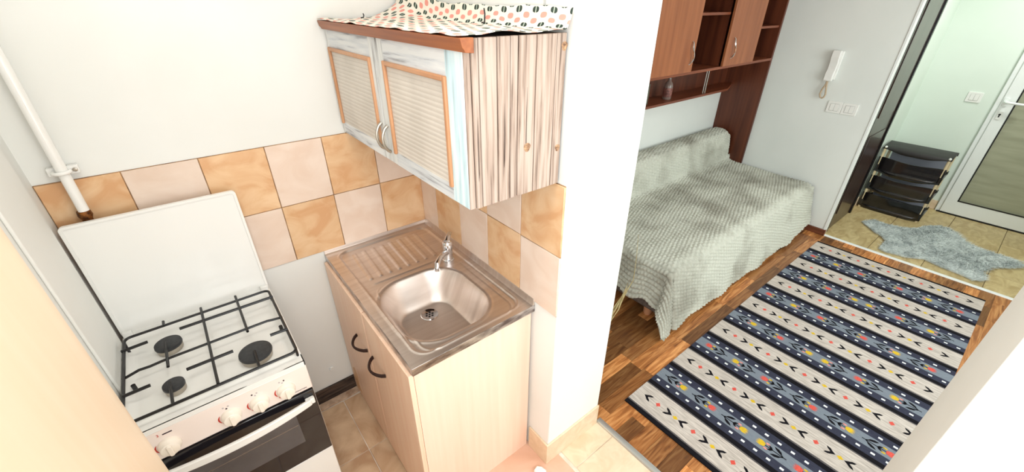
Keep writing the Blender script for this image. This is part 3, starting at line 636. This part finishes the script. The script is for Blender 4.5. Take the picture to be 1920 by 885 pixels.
# ------------------------------------------------------------------ sofa bed with throw
sb = thing('sofa_bed', 'low sofa bed with wide backrest under a grey throw', 'sofa', (2.25, -.25, 0))
obj('base', B().box(1.195, 3.315, -.735, .205, .055, .365), basef, sb, bevel=.015)
obj('backrest', B().box(1.195, 3.290, .045, .205, .365, .68), basef, sb, bevel=.05, seg=3)
for x, yy in ((1.225, -.62), (3.2, -.68), (1.30, .15), (3.2, .15)): obj('foot', B().lathe((x, yy, 0), [(.022, 0), (.028, .02), (.030, .06)], 14), footw, sb)
def build_throw():
    # cloth coordinates: s across (0 behind the backrest -> front hem), u along the sofa (0 at far wall -> near hem)
    xf, xn = 3.325, 1.185; ztop = .425; ytop = -.738
    prof = [(.218, .60), (.216, .68), (.206, .712), (.18, .722), (.12, .722), (.075, .708), (.052, .675), (.040, .60), (.030, .50), (.018, .452), (-.01, .437), (-.06, .432)]
    ln = [0]
    for a, b in zip(prof, prof[1:]): ln.append(ln[-1] + math.hypot(b[0] - a[0], b[1] - a[1]))
    S0 = ln[-1]; seat = -.06 - ytop; S1 = S0 + seat; DF = .375; DN = .265
    st_ = .0065; nu = int((xf - xn + DN) / .0046); nv = int((S1 + DF) / st_)
    U = np.linspace(0, xf - xn + DN, nu + 1); V = np.linspace(0, S1 + DF, nv + 1)
    pos = np.zeros((nv + 1, nu + 1, 3))
    py = np.interp(V, ln + [S1], [p[0] for p in prof] + [ytop]); pz = np.interp(V, ln + [S1], [p[1] for p in prof] + [ztop])
    rng = np.random.RandomState(3)
    for j, v in enumerate(V):
        dbv = v - S1; onback = v < ln[8]
        for i, u in enumerate(U):
            da = u - (xf - xn); x = xf - u; y_, z = py[j], pz[j]
            w1 = math.sin(x * 11 + 1.3) * .5 + math.sin(x * 23 + v * 3) * .3; w2 = math.sin(v * 19 + .5) * .5 + math.sin(v * 37) * .35
            if onback and u < .045:     # rounded far end of the backrest
                x = 3.285 - max(0, u - .0) * .2 - (.02 if z > .69 else 0)
            if da <= 0 and dbv <= 0:
                if v > S0: z += .006 * mnoise.noise(Vector((x * 3, y_ * 3, 0)))
                if dbv > -.05: z -= .02 * ((dbv + .05) / .05) ** 2
                if da > -.05: z -= .02 * ((da + .05) / .05) ** 2
                if u < .05 and v > S0: z -= .015 * ((.05 - u) / .05) ** 2
            elif dbv > 0 and da <= 0:
                z = ztop - .02 - dbv * (.985 - .10 * (1 if x > 2.9 else 0) * min(1, (x - 2.9) / .4)) * (1.0 + .02 * w1); y_ = ytop - .012 - .075 * (dbv / DF) - .012 * w1 * dbv / DF
                if da > -.05: x -= 0
            elif da > 0 and dbv <= 0:
                drop = da * (1 + .12 * w2); hang = 1.0
                zb = z if v > S0 else z
                z = zb - .02 - drop * .97; x = xn - .012 - .04 * (da / DN) - .010 * w2 * da / DN
            else:
                r = math.hypot(da, dbv); th = math.atan2(dbv, da)
                fold = math.sin(th * 2)
                rr_ = r * (1 + .0 * fold)
                z = ztop - .02 - rr_ * .97
                fl = .012 + .15 * r + .19 * fold * r ** 1.3
                x = xn - fl * math.cos(th) - .09 * fold * r; y_ = ytop - fl * math.sin(th) * .9
                if z < .012: x -= (.012 - z) * .2; y_ -= (.012 - z) * .25; z = .012 + .004 * fold
            pos[j, i] = (x, y_, z)
    # tufts displaced along the normals
    du = np.gradient(pos, axis=1); dv = np.gradient(pos, axis=0); nrm = np.cross(dv, du); nrm /= np.linalg.norm(nrm, axis=2, keepdims=True) + 1e-9
    Ug, Vg = np.meshgrid(U, V); pu, pv = .034, .024
    wob = .006 * np.sin(Vg * 17 + 2 * np.sin(Ug * 3)) + .004 * np.sin(Vg * 41 + Ug * 9)
    coli = np.floor((Ug + wob) / pu); rid = np.abs(np.sin(np.pi * (Ug + wob) / pu)) ** .55; tuf = np.abs(np.sin(np.pi * (Vg / pv + .5 * (coli % 2)))) ** .7
    rndm = rng.rand(nv + 1, nu + 1) * .35
    h = .018 * rid * (.35 + .65 * tuf) * (.8 + rndm) + .002 * rndm
    ctr = nrm[(nv * 2) // 3, nu // 3]
    sgn = 1 if ctr[2] > 0 else -1
    pos = pos + nrm * sgn * h[..., None]
    pos[..., 0] = np.minimum(pos[..., 0], 3.345); pos[..., 2] = np.maximum(pos[..., 2], .006)
    # ragged hem
    vs = pos.reshape(-1, 3).tolist(); w = nu + 1; fs = []
    for j in range(nv):
        for i in range(nu): fs.append((j * w + i, (j + 1) * w + i, (j + 1) * w + i + 1, j * w + i + 1) if sgn > 0 else (j * w + i, j * w + i + 1, (j + 1) * w + i + 1, (j + 1) * w + i))
    o = obj('throw', B().add(vs, fs), mat('grey_tufted_throw', C(160, 158, 146), C(203, 204, 192), .95, scale=(3.2, 3.2, 3.2), lo=.30, hi=.52, detail=6, spec=.1), norm=False, smooth=180)
    return o
tag(build_throw(), 'grey tufted throw spread over the sofa bed', 'throw')

# ------------------------------------------------------------------ wall unit above the sofa
wu = thing('shelving_unit', 'mahogany wall unit with doors and open shelves above the sofa', 'cabinet', (2.3, .10, 0))
yF = -.111
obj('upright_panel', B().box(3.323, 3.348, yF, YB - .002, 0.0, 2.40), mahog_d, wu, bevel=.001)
obj('bottom_board', B().box(1.08, 3.323, yF, YB - .002, 1.366, 1.385), mahog_h, wu, bevel=.001)
obj('top_board', B().box(1.08, 3.323, yF, YB - .002, 2.38, 2.40), mahog_h, wu)
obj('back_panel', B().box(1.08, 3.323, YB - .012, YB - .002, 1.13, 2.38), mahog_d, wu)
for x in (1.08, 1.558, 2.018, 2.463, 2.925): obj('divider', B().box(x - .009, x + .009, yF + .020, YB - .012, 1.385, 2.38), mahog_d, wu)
for x0, x1, zl in ((2.027, 2.454, 1.727), (2.934, 3.323, 1.620), (2.934, 3.323, 1.95), (2.027, 2.454, 2.05)): obj('shelf', B().box(x0, x1, yF + .012, YB - .012, zl, zl + .016), mahog_h, wu)
for x0, x1, hx_ in ((1.10, 1.552, 1.51), (1.560, 2.028, 1.978), (2.455, 2.934, 2.540)):
    d = obj('door', B().box(x0, x1, yF - .018, yF, 1.386, 2.39), mahog, wu, bevel=.0015)
    s = 1
    wv = [(hx_ + .012 * math.sin(2 * math.pi * t), yF - .018 - .022 * math.sin(math.pi * t) ** .5, 1.437 + .142 * t) for t in np.linspace(0, 1, 15)]
    obj('handle', B().tube(wv, [.0045 + .0015 * math.sin(math.pi * t) for t in np.linspace(0, 1, 15)], 8), chrome, d)
obj('hanging_shelf', B().prism([(1.08, .045), (3.00, .045), (3.03, .055), (3.18, .11), (3.323, .17), (3.323, YB - .012), (1.08, YB - .012)], 'z', 1.128, 1.146), mahog_h, wu, bevel=.001)
for x in (1.62, 1.65, 2.612, 2.644): obj('rod', B().tube([(x, .060, 1.146), (x, .060, 1.366)], .004, 8), chrome, wu)
bt = thing('glass_bottle', 'small glass bottle with a reddish label on the hanging shelf', 'bottle', (2.19, .12, 1.146))
obj('bottle_body', B().lathe((2.19, .12, 1.146), [(.030, 0), (.033, .006), (.033, .095), (.028, .118), (.013, .135), (.012, .160)], 20), glassy, bt)
obj('label', B().lathe((2.19, .12, 1.165), [(.0335, 0), (.0336, .001), (.0336, .065), (.0335, .066)], 20), labelm, bt)
obj('cap', B().lathe((2.19, .12, 1.302), [(.014, 0), (.014, .018), (.010, .020)], 16), black, bt)
tag(obj('card_box', B().box(1.80, 1.905, .09, .13, 1.146, 1.29), greybox, bevel=.002), 'small grey green box on the hanging shelf beside the partition', 'box')

# ------------------------------------------------------------------ intercom and switches
ic = thing('intercom', 'white intercom handset with beige looped cord', 'intercom', (XE, -.576, 1.10))
obj('base_plate', B().box(XE - .016, XE - .0005, -.616, -.548, 1.270, 1.480), plastic_w, ic, bevel=.004)
hs = [(-.016, 1.480), (-.040, 1.485), (-.048, 1.470), (-.046, 1.420), (-.034, 1.395), (-.034, 1.340), (-.046, 1.320), (-.047, 1.265), (-.040, 1.257), (-.016, 1.262)]
obj('handset', B().prism([(XE + a, z) for a, z in hs], 'y', -.604, -.546), plastic_w, ic, bevel=.005, seg=3)
obj('button', B().lathe((XE - .016, -.611, 1.335), [(.004, 0), (.004, .003)], 12, 'x'), plastic_w, ic)
loop = [(-.573, 1.262), (-.574, 1.235), (-.560, 1.19), (-.556, 1.155), (-.566, 1.132), (-.580, 1.127), (-.592, 1.138), (-.594, 1.16), (-.586, 1.20), (-.579, 1.235), (-.578, 1.262)]
obj('cord', B().tube([(XE - .030 + .002 * (i % 2), a, z) for i, (a, z) in enumerate(loop)], .0065, 8), mat('beige_cord', C(190, 168, 140), rough=.5), ic)
def switch(name, x, y0, y1, z0, z1, n, lab):
    s = thing(name, lab, 'switch', (x, (y0 + y1) / 2, z0)); w = (y1 - y0) / n
    for k in range(n):
        a = y0 + k * w
        f = obj('frame', B().prism(rrect(a + .001, a + w - .001, z0, z1, .006), 'x', x - .008, x - .0005), plastic_w, s, bevel=.002)
        ins = w * .22; iz = (z1 - z0) * .2; m_ = a + w / 2
        for b0, b1 in ((a + ins, m_ - .0008), (m_ + .0008, a + w - ins)): obj('rocker', B().box(x - .011, x - .008, b0, b1, z0 + iz, z1 - iz), plastic_w, f, bevel=.0012)
        obj('gap', B().box(x - .0086, x - .008, a + ins - .0014, a + w - ins + .0014, z0 + iz - .0018, z1 - iz + .0014), mat('switch_gap%d' % len(MATS), C(150, 150, 146), rough=.6), f)
switch('light_switch', XE, -.836, -.628, 1.025, 1.113, 2, 'white double light switch below the intercom')
switch('light_switch', XF, -1.362, -1.260, 1.023, 1.110, 1, 'white light switch on the green hall wall beside the glazed door')

# ------------------------------------------------------------------ shoe rack
trayg = mat('grey_tray_sheen', C(150, 153, 165), rough=.5); blackt = mat('matt_black_plastic', C(30, 26, 26), rough=.5)  # trayg: pale reflection on the black trays put into the colour
sr = thing('shoe_rack', 'black plastic shoe rack with beige posts in the hall', 'shoe rack', (4.47, -1.18, 0))
ry0, ry1, rxf, rxb = -1.425, -.938, 4.325, 4.60
for k, z in enumerate((.055, .235, .420, .615)):
    # tray: floor, back lip, wavy front lip
    b = B(); n = 26; vs = []; fs = []
    prof = [(rxb, .030), (rxb - .010, .002), (rxb - .03, 0), (rxf + .05, -.004), (rxf + .012, -.012), (rxf, -.022), (rxf - .004, -.055)] if k < 3 else [(rxb, -.02), (rxb - .008, .008), (rxb - .04, .014), (rxf + .06, .008), (rxf + .012, .0), (rxf, -.010), (rxf - .004, -.030)]
    for i in range(n + 1):
        t = i / n; yy = ry0 + (ry1 - ry0) * t; wv = math.cos(2 * math.pi * t * 1.0) * .014 + math.cos(4 * math.pi * t) * .004
        for q, (x, dz) in enumerate(prof): vs.append((x - (.008 * math.sin(math.pi * t) if q > 3 else 0), yy, z + dz + (wv if q == len(prof) - 1 else wv * .25 if q == len(prof) - 2 else 0)))
    m_ = len(prof)
    for i in range(n):
        for q in range(m_ - 1): fs.append((i * m_ + q, i * m_ + q + 1, (i + 1) * m_ + q + 1, (i + 1) * m_ + q))
    o = obj('tray', b.add(vs, fs), blackt if k == 3 else blackp, sr, norm=False, smooth=50); so = o.modifiers.new('t', 'SOLIDIFY'); so.thickness = .006
    if k < 3:
        front = [(ry0 + (ry1 - ry0) * i / n, z - .05 + .012 * math.cos(2 * math.pi * i / n)) for i in range(n + 1)] + [(ry0 + (ry1 - ry0) * (1 - i / n), z + .096 + .010 * math.cos(2 * math.pi * i / n)) for i in range(n + 1)]
        obj('tray_sheen', B().box(rxf + .02, rxb - .012, ry0 + .04, ry1 - .04, z + .004, z + .007).box(rxb - .012, rxb - .008, ry0 + .04, ry1 - .04, z + .007, z + .13), trayg, sr)  # added pale insert, stands for light reflected inside the black tray
        obj('tray_front', B().prism([(a, max(c_, .012)) for a, c_ in front], 'x', rxf - .006, rxf + .002), blackp, sr, bevel=.002)
for yy in (ry0 + .018, ry1 - .018):
    for x in (rxf + .004, rxb - .02):
        po = obj('post', B().tube([(x, yy, 0.0), (x, yy, .615)], .011, 12), beigep, sr)
        obj('post_cap', B().lathe((x, yy, .612), [(.010, 0), (.010, .012), (.005, .017)], 12), plastic_w, po)
        for z in (.055, .235, .42): obj('joint', B().tube([(x, yy, z - .022), (x, yy, z + .030)], .015, 12), blackp, po)

# ------------------------------------------------------------------ striped rug
RX0, RX1, RY0, RY1 = .545, 3.190, -.968, -2.010
navy, lightw, greyb, blk = (mat('rug_navy', C(52, 54, 70), C(64, 66, 82), .95, scale=(300, 40, 300), spec=.1), mat('rug_cream', C(214, 204, 196), C(172, 162, 154), .95, scale=(220, 16, 220), spec=.1, detail=6),
    mat('rug_grey_blue', C(118, 126, 138), C(132, 140, 150), .95, scale=(300, 40, 300), spec=.1), mat('rug_black', C(20, 19, 24), C(30, 28, 33), .95, scale=(300, 40, 300), spec=.1))
greyf = mat('rug_dark_grey', C(84, 80, 82), C(100, 96, 96), .95, scale=(300, 40, 300), spec=.1)
rw, ry_, rr2, rpk = mat('rug_white', C(232, 234, 236), rough=.95), mat('rug_yellow', C(226, 190, 44), C(206, 168, 30), .95, scale=(200, 200, 200)), mat('rug_red', C(226, 96, 84), C(206, 74, 62), .95, scale=(200, 200, 200)), mat('rug_pink', C(232, 150, 140), rough=.95)
rug = thing('striped_rug', 'woven striped rug with tulip bands on the laminate floor', 'rug', ((RX0 + RX1) / 2, (RY0 + RY1) / 2, 0.0002))
edges = [(RX0, blk), (.575, None)]; PER = .4055
cuts = [(RX0, RX0 + .024, blk), (RX0 + .024, RX0 + .032, greyf)]; x = RX0 + .032; bands = []
for k in range(7):
    l0 = x; l1 = .741 + k * PER - .006
    cuts.append((l0, l1, lightw)); bands.append(((.655 + k * PER), 'L'))
    if k == 6: break
    b0 = .735 + k * PER
    for a, c_, m_ in ((0, .008, greyf), (.008, .036, blk), (.036, .084, navy), (.084, .158, greyb), (.158, .206, navy), (.206, .236, blk), (.236, .246, greyf)): cuts.append((b0 + a, b0 + c_, m_))
    bands.append((b0 + .121, 'D')); x = b0 + .246
cuts[-1] = (cuts[-1][0], RX1 - .022, lightw); cuts.append((RX1 - .022, RX1, blk))
allm = []; rb_ = B()
for a, c_, m_ in cuts:
    if m_ not in allm: allm.append(m_)
    rb_.box(a, c_, RY1, RY0, .0004, .0065, allm.index(m_))
obj('weave', rb_, allm, rug, smooth=0)
mm = {'w': 0, 'y': 1, 'r': 2, 'p': 3, 'k': 4}; mo = B(); zt0, zt1 = .0062, .0069
def poly(pts, k): mo.prism(pts, 'z', zt0, zt1, mm[k])
def vee(x, y_, s):
    for sg in (-1, 1): poly([(x, y_ + .018 * s), (x + sg * .010, y_ + .004 * s), (x + sg * .020, y_ - .008 * s), (x + sg * .023, y_ - .024 * s), (x + sg * .012, y_ - .018 * s), (x + sg * .005, y_ - .008 * s), (x, y_ - .003 * s)], 'k')
def diamond(x, y_, a, b, k): poly([(x - a, y_), (x, y_ - b), (x + a, y_), (x, y_ + b)], k)
def flower(x, yb, s, head, bud):   # stem root at yb, head in direction s along -y
    q = lambda dx, d: (x + dx, yb - s * d)
    poly([q(-.0022, -.010), q(.0022, -.010), q(.0022, .085), q(-.0022, .085)], 'k')
    for sg in (-1, 1):
        poly([q(0, .000), q(sg * .009, .012), q(sg * .019, .018), q(sg * .027, .032), q(sg * .028, .052), q(sg * .017, .042), q(sg * .010, .028), q(sg * .006, .016), q(0, .007)], 'k')
        poly([q(0, .048), q(sg * .012, .057), q(sg * .016, .076), q(sg * .0095, .068), q(0, .060)], 'k')
        poly([q(sg * .012, .066), q(sg * .021, .070), q(sg * .020, .086), q(sg * .011, .082)], bud)
        poly([q(0, .082), q(sg * .011, .086), q(sg * .017, .102), q(sg * .013, .122), q(sg * .008, .108), q(sg * .0035, .124), q(0, .110)], head)
di = 0
for x, kind in bands:
    if kind == 'L':
        vee(x, RY0 - .061, 1); vee(x, RY0 - .978, -1)
        for k in range(5): diamond(x, RY0 - .126 - k * .1955, .015, .013, 'r')
        for k in range(4):
            yc = RY0 - .224 - k * .1955; diamond(x, yc, .012, .014, 'y'); vee(x, yc + .036, -1); vee(x, yc - .034, 1)
    else:
        for k in range(18):
            for dx in (-.0605, .0605):
                yy = RY0 - .032 - k * .0577; poly([(x + dx - .006, yy - .0085), (x + dx + .006, yy - .0085), (x + dx + .006, yy + .0085), (x + dx - .006, yy + .0085)], 'w')
        for k in range(6):
            s0 = .045 + k * .161; even = di % 2 == 0
            fwd = (k < 3) == even; hd = 'y' if (k % 3 != 1) == even else 'r'
            if fwd: flower(x, RY0 - s0, 1, hd, 'p' if hd == 'y' else 'y')
            else: flower(x, RY0 - s0 - .125, -1, hd, 'p' if hd == 'y' else 'y')
        di += 1
o = obj('woven_motifs', mo, [rw, ry_, rr2, rpk, blk], rug, smooth=0); o['kind'] = 'stuff'

# ------------------------------------------------------------------ fur rug in the hall
outl = [(3.922, -1.073), (4.060, -1.140), (4.045, -1.253), (4.077, -1.358), (4.162, -1.435), (4.30, -1.483), (4.40, -1.556), (4.40, -1.632), (4.310, -1.707), (4.176, -1.784), (4.111, -1.912), (4.109, -2.087), (4.045, -2.150), (3.911, -2.080), (3.824, -1.993), (3.673, -1.950), (3.514, -1.968), (3.438, -1.919), (3.468, -1.843), (3.487, -1.728), (3.53, -1.612), (3.45, -1.509), (3.42, -1.375), (3.44, -1.326), (3.649, -1.323), (3.72, -1.282), (3.78, -1.203)]
fu = thing('fur_rug', 'pale grey animal shaped fur rug on the hall tiles', 'rug', (3.9, -1.6, 0.0005))
furm = mat('pale_grey_fur', C(182, 190, 190), C(226, 232, 230), .9, scale=(7, 11, 7), detail=7, lo=.30, hi=.60, spec=.2)
pr = [(3.9 + (x - 3.9) * .97, -1.6 + (y_ + 1.6) * .97) for x, y_ in outl]
obj('hide', B().prism(pr, 'z', .0008, .012), furm, fu)
def inside(x, y_, pg):
    c_ = False; j = len(pg) - 1
    for i in range(len(pg)):
        if (pg[i][1] > y_) != (pg[j][1] > y_) and x < (pg[j][0] - pg[i][0]) * (y_ - pg[i][1]) / (pg[j][1] - pg[i][1]) + pg[i][0]: c_ = not c_
        j = i
    return c_
fb = B(); rf = random.Random(5); fv = []; ff = []
while len(ff) < 16000:
    x, y_ = rf.uniform(3.4, 4.42), rf.uniform(-2.16, -1.06)
    if not inside(x, y_, outl): continue
    an = rf.gauss(-2.2, .8) + 1.2 * mnoise.noise(Vector((x * 5, y_ * 5, 0))); l = rf.uniform(.02, .045); w = .0022; cx_, sy_ = math.cos(an), math.sin(an); z = .010
    k = len(fv); fv += [(x - sy_ * w, y_ + cx_ * w, z), (x + sy_ * w, y_ - cx_ * w, z), (x + cx_ * l, y_ + sy_ * l, z + rf.uniform(.004, .020))]; ff.append((k, k + 1, k + 2))
fo = obj('fur', fb.add(fv, ff), furm, fu, norm=False, smooth=0); fo['kind'] = 'stuff'

# ------------------------------------------------------------------ dry grass leaning against the sofa, floor crumb
dg = thing('dried_grass', 'dry straw coloured grass stems leaning by the sofa end', 'dried grass', (.86, -.55, 0))
gs = random.Random(9)
for k in range(9):
    a = (.845 + gs.uniform(-.03, .03), -.560 + gs.uniform(-.03, .03), .004); m_ = (.960 + gs.uniform(-.02, .02), -.552 + gs.uniform(-.015, .015), .12 + gs.uniform(-.02, .02)); e = (1.075 + gs.uniform(-.03, .01), -.550 + gs.uniform(-.015, .015), .26 + gs.uniform(-.05, .03))
    obj('stem', B().tube([a, m_, e], [.003, .0028, .0008], 5), straw, dg)
obj('stem', B().tube([(.86, -.55, .004), (.98, -.55, .14), (1.098, -.552, .290), (1.09, -.550, .46), (1.066, -.550, .626)], [.003, .003, .0024, .0016, .0008], 6), straw, dg)
tag(obj('wall_plug', B().box(-.612, -.596, -.008, 0, .176, .200).box(-.616, -.610, -.012, 0, .184, .192), plastic_w, bevel=.002), 'small white plug in the kitchen wall between stove and sink cabinet', 'plug')
cr = B(); cpts = [(-.075, -.955), (-.050, -.948), (-.035, -.965), (-.030, -.99), (-.050, -1.005), (-.070, -.985)]
cr.prism(cpts, 'z', .0005, .014); tag(obj('plaster_crumb', cr, plastic_w, bevel=.004), 'small white crumb lying on the reddish floor tile', 'crumb')
